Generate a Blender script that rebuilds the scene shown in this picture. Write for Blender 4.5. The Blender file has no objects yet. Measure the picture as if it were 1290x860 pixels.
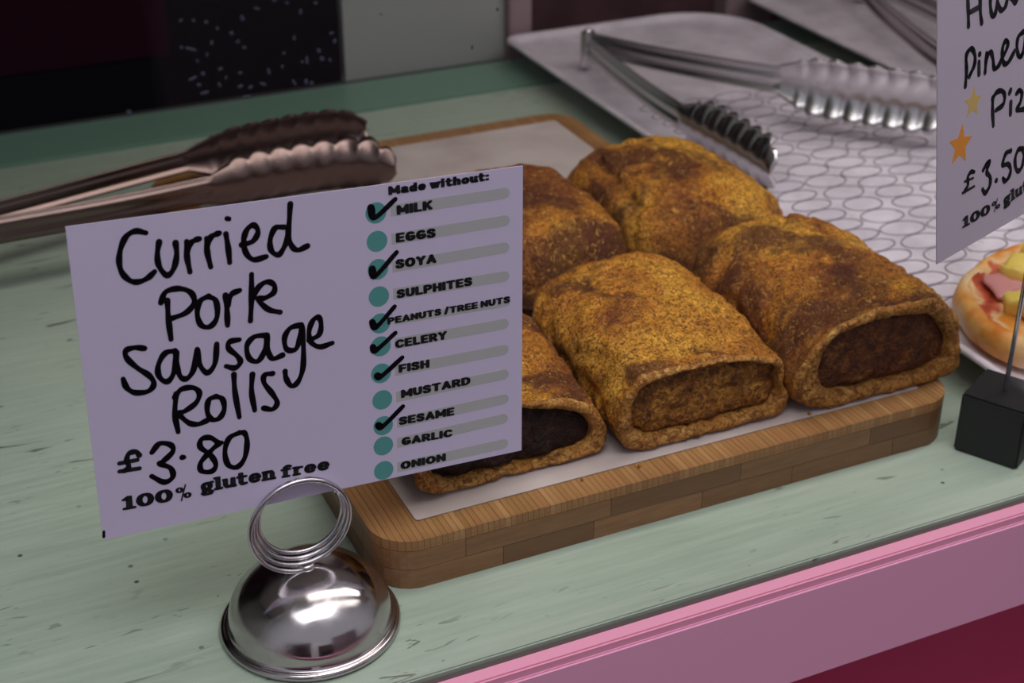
import bpy, bmesh, math, random
from mathutils import Vector, Matrix, noise

SC = bpy.context.scene
C = SC.collection
PI = math.pi
rnd = random.Random(7)

# ------------------------------------------------------------------ camera
cam_d = bpy.data.cameras.new('camera'); cam = bpy.data.objects.new('camera', cam_d); C.objects.link(cam)
CR = Vector((0.908344, -0.418223, 0.00044)); CD = Vector((-0.202182, -0.440042, -0.874920)); CF = Vector((0.366105, 0.794640, -0.484267))
m = Matrix.Identity(4)
for i in range(3):
    m[i][0] = CR[i]; m[i][1] = -CD[i]; m[i][2] = -CF[i]
m[2][3] = 0.345
cam.matrix_world = m
cam_d.sensor_width = 36.0; cam_d.lens = 1910.0 / 1290.0 * 36.0
cam_d.clip_start = 0.01; cam_d.clip_end = 60
cam_d.dof.use_dof = True; cam_d.dof.focus_distance = 0.52; cam_d.dof.aperture_fstop = 16
SC.camera = cam

# ------------------------------------------------------------------ world, lights, exposure
W = bpy.data.worlds.new('world'); SC.world = W; W.use_nodes = True
wn = W.node_tree.nodes['Background']
wn.inputs[0].default_value = (0.80, 0.80, 0.90, 1); wn.inputs[1].default_value = 0.6
def area(name, loc, rot, sx, sy, power, col):
    d = bpy.data.lights.new(name, 'AREA'); d.shape = 'RECTANGLE'; d.size = sx; d.size_y = sy; d.energy = power; d.color = col
    o = bpy.data.objects.new(name, d); C.objects.link(o); o.location = loc; o.rotation_euler = rot
    return o
area('case_strip_lamp', (0.52, 0.47, 0.565), (math.radians(12), 0, 0), 0.8, 0.12, 2.1, (1.0, 0.95, 0.90))
area('street_sky_opening', (0.15, -0.35, 1.9), (math.radians(-24), 0, 0), 1.6, 1.0, 38.0, (0.95, 0.95, 1.0))
SC.view_settings.view_transform = 'Standard'; SC.view_settings.look = 'None'
SC.view_settings.gamma = 1.0; SC.view_settings.exposure = -0.1; SC.view_settings.use_curve_mapping = False

# ------------------------------------------------------------------ material helpers
def srgb(r, g, b):
    f = lambda c: (c/255/12.92) if c/255 <= 0.04045 else ((c/255+0.055)/1.055)**2.4
    return (f(r), f(g), f(b), 1)
class NT:
    def __init__(s, name, rough=0.6, metal=0.0, col=(0.5, 0.5, 0.5, 1), spec=0.5):
        s.m = bpy.data.materials.new(name); s.m.use_nodes = True; s.t = s.m.node_tree; s.n = s.t.nodes
        s.b = s.n['Principled BSDF']; s.b.inputs['Base Color'].default_value = col
        s.b.inputs['Roughness'].default_value = rough; s.b.inputs['Metallic'].default_value = metal
        s.b.inputs['Specular IOR Level'].default_value = spec
    def l(s, a, b): s.t.links.new(a, b)
    def coord(s, scale=(1, 1, 1), kind='Object'):
        tc = s.n.new('ShaderNodeTexCoord'); mp = s.n.new('ShaderNodeMapping'); mp.inputs['Scale'].default_value = scale
        s.l(tc.outputs[kind], mp.inputs[0]); return mp.outputs[0]
    def noise(s, vec, scale, detail=4, rough=0.55, dist=0.0):
        x = s.n.new('ShaderNodeTexNoise'); x.inputs['Scale'].default_value = scale; x.inputs['Detail'].default_value = detail
        x.inputs['Roughness'].default_value = rough; x.inputs['Distortion'].default_value = dist
        s.l(vec, x.inputs['Vector']); return x.outputs['Fac']
    def voro(s, vec, scale, feature='F1'):
        x = s.n.new('ShaderNodeTexVoronoi'); x.feature = feature; x.inputs['Scale'].default_value = scale
        s.l(vec, x.inputs['Vector']); return x.outputs['Distance']
    def ramp(s, fac, stops, interp='LINEAR'):
        r = s.n.new('ShaderNodeValToRGB'); e = r.color_ramp.elements; r.color_ramp.interpolation = interp
        while len(e) < len(stops): e.new(0.5)
        for k, (p, c) in enumerate(stops): e[k].position = p; e[k].color = c
        s.l(fac, r.inputs[0]); return r.outputs[0]
    def mix(s, fac, a, b, mode='MIX'):
        x = s.n.new('ShaderNodeMix'); x.data_type = 'RGBA'; x.blend_type = mode
        for sock, v in ((x.inputs[0], fac), (x.inputs[6], a), (x.inputs[7], b)):
            if hasattr(v, 'links'): s.l(v, sock)
            else: sock.default_value = v
        return x.outputs[2]
    def bump(s, h, dist, strength=1.0, prev=None):
        x = s.n.new('ShaderNodeBump'); x.inputs['Distance'].default_value = dist; x.inputs['Strength'].default_value = strength
        s.l(h, x.inputs['Height'])
        if prev: s.l(prev, x.inputs['Normal'])
        s.l(x.outputs[0], s.b.inputs['Normal']); return x.outputs[0]
    def color(s, c): s.l(c, s.b.inputs['Base Color'])
    def objrand(s):
        return s.n.new('ShaderNodeObjectInfo').outputs['Random']
G = lambda v: (v, v, v, 1)

def simple(name, col, rough=0.6, metal=0.0, spec=0.5):
    return NT(name, rough, metal, col, spec).m

M = {}
# painted counter board: pale green with cracks and specks along x
t = NT('painted_green_board', 0.34, 0, spec=0.45)
v = t.coord((1, 1, 1), 'Generated'); vo = t.coord((1, 1, 1))
st = t.coord((6, 40, 1))
base = t.ramp(t.noise(vo, 5, 3), [(0.3, srgb(152, 168, 152)), (0.7, srgb(176, 188, 172))])
grain = t.noise(t.coord((3, 45, 3)), 8, 5, 0.6, 0.3)
base = t.mix(t.ramp(grain, [(0.35, G(0.0)), (0.7, G(0.45))]), base, srgb(190, 202, 186))
crk = t.noise(t.coord((26, 150, 26)), 1.0, 3, 0.6, 0.8)
crk2 = t.noise(vo, 9, 2)
hair = t.noise(t.coord((60, 260, 60)), 1.0, 2, 0.6, 1.2)
hm = t.mix(t.ramp(t.noise(vo, 13, 2), [(0.47, G(0)), (0.60, G(1))]), G(0), t.ramp(hair, [(0.655, G(0)), (0.68, G(0.8))]))
base = t.mix(hm, base, srgb(98, 104, 88))
cm = t.mix(t.ramp(crk2, [(0.46, G(0)), (0.58, G(1))]), G(0), t.ramp(crk, [(0.65, G(0)), (0.69, G(0.85))]), 'MIX')
base = t.mix(cm, base, srgb(86, 92, 80))
sp = t.voro(vo, 95)
spm = t.ramp(sp, [(0.07, G(0.9)), (0.11, G(0))])
spm2 = t.mix(t.ramp(t.noise(vo, 22, 2), [(0.52, G(0)), (0.6, G(1))]), G(0), spm)
base = t.mix(spm2, base, srgb(70, 72, 62))
t.color(base); t.bump(grain, 0.0004, 0.35)
M['green'] = t.m
M['green_dark'] = simple('green_ledge_paint', srgb(112, 146, 130), 0.35)
M['pink'] = simple('pink_paint', srgb(222, 156, 184), 0.45)
M['pink_light'] = simple('pale_pink_trim', srgb(220, 146, 170), 0.45)
t = NT('magenta_panel', 0.35, 0); t.color(t.ramp(t.noise(t.coord(), 6, 2), [(0.3, srgb(206, 64, 104)), (0.8, srgb(218, 78, 116))])); M['magenta'] = t.m
M['seal'] = simple('dark_seal', srgb(92, 76, 76), 0.6)
M['grey_wall'] = simple('grey_white_panel', srgb(150, 151, 150), 0.4)
M['post'] = simple('pinkish_grey_post', srgb(140, 118, 124), 0.5)
t = NT('maroon_wall', 0.6); t.color(t.ramp(t.noise(t.coord(), 14, 3), [(0.4, srgb(58, 30, 38)), (0.7, srgb(84, 50, 56))])); M['maroon_wall'] = t.m
M['black'] = simple('black_panel', srgb(6, 5, 16), 0.7, spec=0.08)
M['maroon'] = simple('maroon_flat', srgb(32, 2, 18), 0.7, spec=0.08)
M['street'] = simple('street_paving', srgb(44, 40, 40), 0.9, spec=0.05)
M['street_wall'] = simple('street_wall', srgb(120, 92, 88), 0.8)
M['roof'] = simple('case_roof', srgb(232, 226, 226), 0.6)
# bamboo
t = NT('bamboo_strip', 0.42)
r = t.objrand()
a = t.ramp(r, [(0.0, srgb(150, 108, 66)), (0.35, srgb(170, 126, 78)), (0.7, srgb(162, 114, 72)), (1.0, srgb(184, 140, 92))])
g = t.noise(t.coord((90, 9, 90)), 6, 4, 0.65)
a = t.mix(t.ramp(g, [(0.35, G(0.5)), (0.65, G(0))]), a, srgb(116, 72, 42))
t.color(a); t.bump(g, 0.0002, 0.4); M['bamboo_y'] = t.m
t = NT('bamboo_block', 0.42)
r = t.objrand()
a = t.ramp(r, [(0.0, srgb(112, 78, 50)), (0.5, srgb(134, 96, 62)), (1.0, srgb(150, 108, 72))])
g = t.noise(t.coord((9, 90, 90)), 6, 4, 0.65)
a = t.mix(t.ramp(g, [(0.35, G(0.5)), (0.65, G(0))]), a, srgb(104, 64, 40))
t.color(a); t.bump(g, 0.0002, 0.4); M['bamboo_x'] = t.m
t = NT('greaseproof_paper', 0.7)
t.color(t.ramp(t.noise(t.coord(), 18, 3), [(0.35, srgb(176, 160, 156)), (0.7, srgb(206, 192, 188))])); t.bump(t.noise(t.coord(), 30, 3), 0.001, 0.3); M['paper'] = t.m
t = NT('card_white', 0.4, 0, srgb(212, 198, 226)); M['card'] = t.m
t = NT('card_white_rear', 0.55, 0, srgb(192, 176, 192)); M['card2'] = t.m
M['ink'] = simple('marker_ink', srgb(14, 8, 20), 0.25, spec=0.6)
M['print'] = simple('black_print', srgb(16, 14, 22), 0.6)
M['teal'] = simple('teal_print', srgb(86, 152, 150), 0.55)
M['bar'] = simple('grey_print', srgb(184, 180, 182), 0.55)
M['orange'] = simple('orange_print', srgb(226, 140, 40), 0.6)
M['yellow'] = simple('yellow_print', srgb(206, 170, 96), 0.6)
# metals
t = NT('brushed_steel', 0.27, 1.0, srgb(204, 200, 202)); t.bump(t.noise(t.coord((1, 1, 1)), 60, 2), 0.0003, 0.15); M['steel'] = t.m
t = NT('polished_steel', 0.10, 1.0, srgb(190, 182, 184))
t.bump(t.noise(t.coord(), 45, 2), 0.0006, 0.25)
sm = t.noise(t.coord(), 70, 4, 0.6); rr = t.ramp(sm, [(0.4, G(0.10)), (0.75, G(0.34))]); t.l(rr, t.b.inputs['Roughness']); M['polished'] = t.m
M['wire'] = simple('steel_wire', srgb(206, 200, 206), 0.24, 1.0)
t = NT('tray_metal', 0.36, 0.12)
a = t.ramp(t.noise(t.coord(), 40, 5, 0.65), [(0.35, srgb(204, 194, 204)), (0.65, srgb(236, 226, 236))])
a = t.mix(t.ramp(t.noise(t.coord(), 160, 3, 0.7), [(0.62, G(0)), (0.72, G(0.5))]), a, srgb(130, 112, 118))
t.color(a); t.bump(t.noise(t.coord(), 55, 4, 0.6), 0.002, 0.5); M['tray'] = t.m
M['tray_line'] = simple('tray_emboss_line', srgb(140, 128, 138), 0.5, 0.4)
t = NT('black_block', 0.5, 0, srgb(20, 20, 24)); t.bump(t.noise(t.coord(), 200, 2), 0.0003, 0.3); M['block'] = t.m
M['dust'] = simple('dried_droplet', srgb(56, 56, 70), 0.7)
# thin window glass: see-through with a fresnel reflection
t = NT('window_glass')
tr = t.n.new('ShaderNodeBsdfTransparent'); tr.inputs[0].default_value = (0.965, 0.97, 0.965, 1)
gl = t.n.new('ShaderNodeBsdfGlossy'); gl.inputs['Roughness'].default_value = 0.02
lw = t.n.new('ShaderNodeLayerWeight'); lw.inputs[0].default_value = 0.5
pw = t.n.new('ShaderNodeMath'); pw.operation = 'POWER'; t.l(lw.outputs['Facing'], pw.inputs[0]); pw.inputs[1].default_value = 5
ma = t.n.new('ShaderNodeMath'); ma.operation = 'MULTIPLY_ADD'; t.l(pw.outputs[0], ma.inputs[0]); ma.inputs[1].default_value = 0.9; ma.inputs[2].default_value = 0.02
mx = t.n.new('ShaderNodeMixShader'); t.l(ma.outputs[0], mx.inputs[0]); t.l(tr.outputs[0], mx.inputs[1]); t.l(gl.outputs[0], mx.inputs[2])
t.l(mx.outputs[0], t.n['Material Output'].inputs[0]); M['glass'] = t.m

def pastry(name, seed, dark, gold):
    """baked pastry: golden, browned in patches, freckled; seed shifts the pattern"""
    t = NT(name, 0.42, 0, spec=0.35)
    tc = t.n.new('ShaderNodeTexCoord'); mp = t.n.new('ShaderNodeMapping'); mp.inputs['Location'].default_value = (seed*3.1, seed*1.7, seed)
    t.l(tc.outputs['Object'], mp.inputs[0]); v = mp.outputs[0]
    big = t.noise(v, 26, 3, 0.5, 0.4)
    a = t.ramp(big, [(0.40 - gold*0.1, srgb(150, 84, 40)), (0.50, srgb(224, 144, 50)), (0.62, srgb(252, 182, 66))])
    mid = t.noise(v, 38, 3, 0.55, 0.6)
    a = t.mix(t.ramp(mid, [(0.56 - dark*0.12, G(0)), (0.66 - dark*0.08, G(0.85))]), a, srgb(84, 42, 32))
    fine = t.noise(v, 560, 4, 0.7, 1.4)
    a = t.mix(t.ramp(fine, [(0.47, G(0)), (0.57, G(0.85))]), a, srgb(100, 50, 22))
    f2 = t.noise(v, 260, 3, 0.65, 2.0)
    a = t.mix(t.ramp(f2, [(0.32, G(0.75)), (0.44, G(0))]), a, srgb(232, 172, 78))
    t.color(a)
    b = t.bump(mid, 0.003, 0.25)
    b = t.bump(f2, 0.0026, 0.8, b); t.bump(fine, 0.0016, 0.8, b)
    return t.m
t = NT('pastry_cut_edge', 0.6, 0, spec=0.3)
v = t.coord(); a = t.ramp(t.noise(v, 300, 4, 0.7, 1.0), [(0.38, srgb(110, 66, 28)), (0.5, srgb(178, 122, 56)), (0.66, srgb(214, 164, 92))])
a = t.mix(t.ramp(t.noise(v, 40, 2), [(0.45, G(0)), (0.65, G(0.6))]), a, srgb(172, 108, 38)); a = t.mix(t.ramp(t.noise(v, 520, 4, 0.7, 1.4), [(0.50, G(0)), (0.60, G(0.75))]), a, srgb(92, 48, 22)); t.color(a); t.bump(t.noise(v, 360, 3, 0.7), 0.0022, 0.9); M['edge'] = t.m
def meat(name, c0, c1, c2):
    t = NT(name, 0.55, 0, spec=0.3); v = t.coord()
    a = t.ramp(t.noise(v, 150, 5, 0.7, 0.3), [(0.35, c0), (0.52, c1), (0.7, c2)])
    a = t.mix(t.ramp(t.noise(v, 600, 3, 0.7, 0.5), [(0.45, G(0)), (0.58, G(0.8))]), a, c0); t.color(a)
    b = t.bump(t.noise(v, 120, 4, 0.65), 0.003, 0.7); t.bump(t.noise(v, 600, 3, 0.7), 0.0022, 0.9, b); return t.m
M['meat'] = meat('sausage_meat', srgb(84, 44, 22), srgb(172, 112, 42), srgb(216, 158, 66))
M['meat_red'] = meat('sausage_meat_brown', srgb(66, 32, 24), srgb(122, 68, 34), srgb(170, 108, 50))
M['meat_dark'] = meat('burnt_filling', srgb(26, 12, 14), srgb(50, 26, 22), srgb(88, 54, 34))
t = NT('pizza_topping', 0.4); v = t.coord()
a = t.ramp(t.noise(v, 45, 3, 0.5, 0.6), [(0.36, srgb(150, 46, 32)), (0.46, srgb(196, 96, 58)), (0.54, srgb(226, 186, 140)), (0.66, srgb(216, 142, 52))])
t.color(a); t.bump(t.noise(v, 90, 4), 0.004, 0.6); M['topping'] = t.m
t = NT('pizza_crust', 0.5); v = t.coord()
t.color(t.ramp(t.noise(v, 40, 3, 0.5), [(0.36, srgb(216, 192, 156)), (0.48, srgb(222, 164, 88)), (0.60, srgb(206, 120, 38))])); t.bump(t.noise(v, 80, 3), 0.002, 0.5); M['crust'] = t.m
M['ham'] = simple('ham', srgb(206, 140, 140), 0.4); M['pineapple'] = simple('pineapple', srgb(226, 196, 96), 0.4)

# ------------------------------------------------------------------ object helpers
def mesh(name, verts, faces, mats, parent=None, smooth=False, mi=None, at=None):
    me = bpy.data.meshes.new(name); me.from_pydata([tuple(v) for v in verts], [], faces)
    for mm in (mats if isinstance(mats, list) else [mats]): me.materials.append(mm)
    if mi: me.polygons.foreach_set('material_index', mi)
    bm = bmesh.new(); bm.from_mesh(me); bmesh.ops.recalc_face_normals(bm, faces=bm.faces); bm.to_mesh(me); bm.free()
    if smooth: me.polygons.foreach_set('use_smooth', [True]*len(me.polygons))
    o = bpy.data.objects.new(name, me); C.objects.link(o)
    if at: o.location = at
    if parent: o.parent = parent
    return o
def empty(name, loc, label, cat, group=None):
    o = bpy.data.objects.new(name, None); o.empty_display_size = 0.02; C.objects.link(o); o.location = loc
    o['label'] = label; o['category'] = cat
    if group: o['group'] = group
    return o
def put(o, parent):
    """parent while keeping world position (parents carry only a translation)"""
    o.parent = parent; o.location = Vector(o.location) - Vector(parent.location); return o
def box(name, x0, x1, y0, y1, z0, z1, mat, parent=None, bev=0.0):
    c = Vector(((x0+x1)/2, (y0+y1)/2, (z0+z1)/2)); bm = bmesh.new(); bmesh.ops.create_cube(bm, size=1)
    for v in bm.verts: v.co = Vector((v.co.x*(x1-x0), v.co.y*(y1-y0), v.co.z*(z1-z0)))
    if bev: bmesh.ops.bevel(bm, geom=bm.edges[:], offset=bev, segments=2, affect='EDGES')
    me = bpy.data.meshes.new(name); bm.to_mesh(me); bm.free(); me.materials.append(mat)
    o = bpy.data.objects.new(name, me); C.objects.link(o); o.location = c
    if parent: put(o, parent)
    return o
def tube_data(path, r, n=10, closed=False):
    vs, fs = [], []; P = [Vector(p) for p in path]; up = None
    for i, p in enumerate(P):
        a = P[i-1] if (i or closed) else P[0]; b = P[(i+1) % len(P)] if (i < len(P)-1 or closed) else P[-1]
        d = (b-a).normalized()
        if up is None: up = d.orthogonal().normalized()
        else: up = (up - d*up.dot(d)).normalized()
        s = d.cross(up)
        for k in range(n):
            q = 2*PI*k/n; vs.append(p + (up*math.cos(q) + s*math.sin(q))*r)
    L = len(P)
    for i in range(L if closed else L-1):
        for k in range(n):
            fs.append((i*n+k, i*n+(k+1) % n, ((i+1) % L)*n+(k+1) % n, ((i+1) % L)*n+k))
    if not closed:
        fs.append(tuple(range(n-1, -1, -1))); fs.append(tuple((L-1)*n+k for k in range(n)))
    return vs, fs
def tube(name, path, r, mat, parent=None, n=10, closed=False):
    vs, fs = tube_data(path, r, n, closed); c = Vector(path[0])
    o = mesh(name, [v-c for v in vs], fs, mat, None, True, at=c)
    if parent: put(o, parent)
    return o
def catmull(pts, n=6):
    P = [Vector(p) for p in pts]
    if len(P) < 3: return P
    P = [2*P[0]-P[1]] + P + [2*P[-1]-P[-2]]; out = []
    for i in range(1, len(P)-2):
        for k in range(n):
            t = k/n; a, b, c, d = P[i-1:i+3]
            out.append(0.5*((2*b) + (c-a)*t + (2*a-5*b+4*c-d)*t*t + (3*b-a-3*c+d)*t*t*t))
    out.append(P[-2]); return out
def rrect(x0, x1, y0, y1, r, n=6):
    if not isinstance(r, (list, tuple)): r = [r]*4
    out = []
    for (cx, cy, a0, rr) in ((x1, y1, 0, r[0]), (x0, y1, 90, r[1]), (x0, y0, 180, r[2]), (x1, y0, 270, r[3])):
        sx = -1 if cx == x1 else 1; sy = -1 if cy == y1 else 1
        for k in range(n+1):
            a = math.radians(a0 + 90*k/n); out.append((cx+sx*rr+rr*math.cos(a), cy+sy*rr+rr*math.sin(a)))
    return out
def clip(poly, x0, x1, y0, y1):
    for ax, lim, sg in ((0, x0, 1), (0, x1, -1), (1, y0, 1), (1, y1, -1)):
        out = []
        for i in range(len(poly)):
            a, b = poly[i-1], poly[i]; ia = sg*(a[ax]-lim) >= 0; ib = sg*(b[ax]-lim) >= 0
            if ia != ib:
                tt = (lim-a[ax])/(b[ax]-a[ax]); out.append((a[0]+(b[0]-a[0])*tt, a[1]+(b[1]-a[1])*tt))
            if ib: out.append(b)
        poly = out
        if not poly: return []
    q = []
    for p in poly:
        if not q or (abs(p[0]-q[-1][0])+abs(p[1]-q[-1][1])) > 1e-6: q.append(p)
    return q
def prism(name, poly, z0, z1, mat, parent=None):
    n = len(poly); cx = sum(p[0] for p in poly)/n; cy = sum(p[1] for p in poly)/n
    vs = [(x-cx, y-cy, 0) for x, y in poly] + [(x-cx, y-cy, z1-z0) for x, y in poly]
    fs = [tuple(range(n-1, -1, -1)), tuple(range(n, 2*n))] + [(i, (i+1) % n, n+(i+1) % n, n+i) for i in range(n)]
    o = mesh(name, vs, fs, mat, at=(cx, cy, z0))
    if parent: put(o, parent)
    return o

# ------------------------------------------------------------------ the setting
def struct(o): o['kind'] = 'structure'; return o
struct(box('floor', -8, 8, -9, 4, -1.0, -0.95, M['street']))
struct(box('unseen_wall_or_slab', -8, 8, -9.2, -9, -0.95, 1.3, M['street_wall']))
struct(box('unseen_wall_or_slab', -3.0, -0.75, -2.3, -2.2, -0.95, 0.9, M['maroon_wall']))  # this slab and the next two are unseen, added to give reflections
struct(box('unseen_wall_or_slab', -0.745, -0.30, -2.3, -2.2, -0.95, 0.8, M['roof']))
struct(box('unseen_wall_or_slab', 0.62, 3.0, -2.5, -2.4, -0.95, 1.0, M['post']))
struct(box('wall_back', 0.311, 0.4295, 0.945, 0.965, 0.0, 0.60, M['grey_wall']))
struct(box('trim_1', 0.4300, 0.4475, 0.938, 0.965, 0.0, 0.60, M['post'], bev=0.001))
struct(box('wall_back', 0.448, 0.620, 0.975, 0.985, -0.02, 0.60, M['maroon_wall']))
struct(box('trim_2', 0.6205, 0.662, 0.958, 0.985, -0.02, 0.60, M['post'], bev=0.001))
struct(box('wall_back', 0.6625, 1.10, 0.975, 0.985, -0.02, 0.60, M['maroon_wall']))
struct(box('wall_left', -0.50, -0.49, 0.37, 0.985, -0.02, 0.58, M['grey_wall']))
struct(box('wall_right', 1.10, 1.11, 0.37, 0.985, -0.02, 0.58, M['grey_wall']))
struct(box('ceiling', -0.5, 1.11, 0.372, 0.985, 0.582, 0.60, M['roof']))

bp = empty('dark_panel', (-0.1, 0.955, 0.0), 'near-black upright panel with a maroon rectangle behind the left end of the counter', 'panel')
box('panel_board', -0.48, 0.3085, 0.945, 0.965, 0.0, 0.58, M['black'], bp, 0.0015)
box('maroon_rectangle', -0.40, 0.1935, 0.9425, 0.9452, 0.036, 0.52, M['maroon'], bp, 0.0006)  # thin maroon slab on the face of the panel

dc = empty('display_counter', (0.3, 0.65, -0.03), 'pale green painted display counter with a pink front edge that carries all the food', 'counter')
box('counter_top', -0.485, 1.095, 0.3674, 0.884, -0.02, 0.0, M['green'], dc, 0.0006)
box('back_ledge', -0.485, 1.095, 0.8846, 0.9375, -0.02, 0.0015, M['green_dark'], dc, 0.0010)
box('glass_seal', -0.485, 1.095, 0.3632, 0.3671, -0.02, -0.0015, M['seal'], dc, 0.0006)
win = struct(box('window_1', -0.485, 1.095, 0.3635, 0.3670, -0.0014, 0.575, M['glass']))
box('trim_strip', -0.485, 1.095, 0.3566, 0.3630, -0.012, 0.0004, M['pink_light'], dc, 0.0007)
box('fascia_board', -0.485, 1.095, 0.3556, 0.3610, -0.047, -0.0032, M['pink'], dc, 0.0007)
box('recessed_panel', -0.485, 1.095, 0.400, 0.405, -0.60, -0.021, M['magenta'], dc)
# traced shapes of the writing, in millimetres on each card
W1 = [[(23.0,100.3),(20.1,101.3),(17.2,100.1),(15.2,96.6),(14.3,92.5),(14.8,88.9),(16.8,86.1),(19.2,85.2),(22.1,85.9),(24.5,87.7)],[(26.7,96.9),(25.8,92.9),(26.1,88.9),(28.2,85.9),(30.4,87.9),(31.6,92.0),(31.6,95.9)],[(35.0,95.8),(34.7,90.8),(35.2,85.9)],[(34.8,91.9),(36.0,94.9),(37.4,95.8),(38.9,96.1)],[(41.2,95.9),(41.0,91.6),(41.7,86.5)],[(41.2,93.4),(42.4,96.0),(43.8,96.7),(45.2,97.0)],[(47.2,96.5),(47.6,91.7),(47.7,87.0)],[(47.9,101.3),(48.5,101.1)],[(51.9,92.2),(55.5,92.9),(57.3,95.7),(56.1,98.0),(53.9,96.9),(52.6,93.5),(53.0,89.5),(55.3,86.8),(59.4,87.2)],[(65.6,96.0),(62.8,96.1),(61.0,92.6),(61.1,89.0),(63.2,87.2),(65.1,89.1),(66.8,93.2),(68.1,103.2)],[(67.5,98.2),(66.9,93.2),(67.8,89.4),(69.7,87.8),(72.9,88.7)],[(27.5,77.8),(27.3,71.6),(27.5,64.8)],[(25.5,77.4),(27.2,80.6),(31.2,81.1),(34.8,79.3),(35.7,75.9),(33.0,72.9),(28.3,71.7)],[(40.3,77.1),(37.4,75.8),(36.3,71.6),(37.3,67.8),(40.1,67.0),(42.4,69.8),(42.5,75.0),(40.5,76.9)],[(45.6,76.5),(45.7,71.4),(45.5,66.4)],[(46.0,72.9),(47.5,76.5),(50.2,77.4)],[(54.3,82.1),(53.8,74.6),(52.9,66.6)],[(54.1,73.8),(56.3,77.5),(59.1,78.8),(61.3,77.4),(61.0,74.9),(58.0,73.5),(55.8,73.5),(58.8,69.6),(62.7,67.9)],[(19.1,63.3),(16.3,64.1),(13.5,63.6),(13.5,61.1),(16.4,57.2),(19.8,53.9),(20.9,50.9),(19.0,48.8),(14.9,49.1),(12.5,51.3),(11.7,54.4)],[(28.5,60.8),(25.2,60.5),(22.8,56.8),(22.8,53.0),(25.1,50.9),(27.4,53.6),(28.9,60.2)],[(28.4,60.9),(28.5,55.7),(29.4,51.7),(31.4,50.8),(33.7,53.6),(35.3,60.1),(35.6,55.1),(37.8,51.5),(40.5,54.2),(41.6,60.7)],[(48.9,60.9),(45.7,60.7),(45.3,58.5),(47.8,55.5),(48.7,53.1),(46.8,51.5),(44.0,52.6)],[(57.9,60.8),(53.8,61.0),(51.2,58.4),(51.6,54.0),(54.4,52.4),(56.9,55.8),(57.9,60.2),(57.9,55.6),(59.2,52.4),(62.6,53.0)],[(69.4,62.4),(65.7,61.9),(63.6,58.8),(64.1,54.8),(67.1,54.3),(68.8,58.3),(69.5,62.0),(69.7,55.0),(69.1,47.2),(67.2,42.7),(64.9,41.6),(63.3,44.6),(63.1,47.2)],[(71.7,56.6),(75.1,57.9),(76.0,61.6),(75.1,64.1),(73.1,62.9),(71.8,59.3),(72.4,55.7),(75.3,53.6),(79.5,54.2)],[(27.5,46.2),(26.5,39.4),(27.0,32.9)],[(27.0,45.1),(29.2,47.4),(32.9,47.3),(34.8,45.1),(33.5,41.9),(29.7,39.7),(27.8,39.2),(30.5,35.5),(33.4,34.3),(36.5,35.0)],[(40.0,42.8),(37.6,42.0),(36.8,38.1),(38.0,35.1),(40.5,35.0),(42.3,37.8),(42.0,41.4),(40.1,42.8)],[(46.3,49.3),(46.2,43.3),(47.0,34.0)],[(52.3,48.2),(51.6,42.2),(52.2,35.4)],[(58.9,47.2),(56.3,47.2),(55.9,44.5),(58.4,40.1),(59.8,36.6),(58.1,34.6),(55.2,35.6)],[(18.1,27.5),(20.8,30.1),(24.2,28.9),(24.7,26.4),(21.3,23.6),(20.3,23.0),(23.5,20.7),(23.9,17.4),(21.0,16.2),(17.3,19.2)],[(27.5,23.7),(28.0,23.6)],[(39.8,26.0),(37.1,28.7),(34.2,28.8),(33.6,26.1),(36.6,22.6),(38.1,18.7),(36.5,16.6),(33.3,17.5),(33.2,20.4),(35.9,23.2),(38.7,25.4),(40.5,26.2)],[(46.7,28.5),(43.2,27.3),(41.4,22.8),(42.1,17.8),(45.0,16.3),(47.7,19.0),(48.9,24.4),(48.4,27.8),(46.9,28.5)]]
W1p = [[(14.1,27.4),(13.3,28.8),(11.0,28.7),(10.1,26.5),(10.5,24.0),(9.0,22.9)],[(7.5,23.1),(13.8,22.8)],[(7.7,25.9),(13.4,25.9)]]
W1m = [[(0.5,3.0),(0.3,1.1)]]
T1 = [('Made without:',(100.5,101.5),(135.7,101.9),3.3),('MILK',(103.1,94.5),(115.6,94.7),3.6),('EGGS',(102.5,85.2),(116.5,85.0),3.6),('SOYA',(102.1,76.2),(116.6,76.1),3.6),('SULPHITES',(102.2,65.8),(129.4,66.1),3.4),('PEANUTS /TREE NUTS',(98.7,57.2),(143.4,57.6),2.7),('CELERY',(101.1,48.1),(119.9,48.2),3.4),('FISH',(102.1,39.0),(113.3,38.9),3.4),('MUSTARD',(102.7,29.5),(128.4,29.7),3.4),('SESAME',(101.6,19.5),(122.2,19.2),3.4),('GARLIC',(102.3,11.6),(121.3,11.1),3.3),('ONION',(101.7,2.4),(118.7,2.2),3.3),('100%',(7.0,9.0),(30.2,8.4),5.2),('gluten',(32.3,9.4),(57.6,8.9),5.2),('free',(59.4,8.7),(76.5,8.2),4.9)]
R1 = [((96.1,96.4),(143.2,96.9)),((96.1,86.8),(143.2,87.3)),((96.1,77.2),(143.1,77.8)),((96.1,67.7),(143.1,67.5)),((96.2,58.2),(143.2,57.7)),((96.1,50.0),(142.9,50.1)),((95.9,40.2),(142.9,40.4)),((96.0,30.4),(142.9,31.1)),((96.0,20.7),(142.9,21.6)),((95.8,13.1),(142.6,14.0)),((95.6,3.7),(142.7,4.1))]
TK = [[(94.4,98.4),(95.6,94.9),(102.8,100.1)],[(94.1,77.7),(95.1,75.1),(102.7,82.1)],[(93.4,59.2),(94.9,57.3),(101.4,63.3)],[(93.3,50.3),(94.5,49.0),(101.4,53.9)],[(94.5,39.6),(96.0,39.2),(103.6,44.6)],[(94.2,21.3),(95.9,20.6),(103.3,26.5)]]
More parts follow.
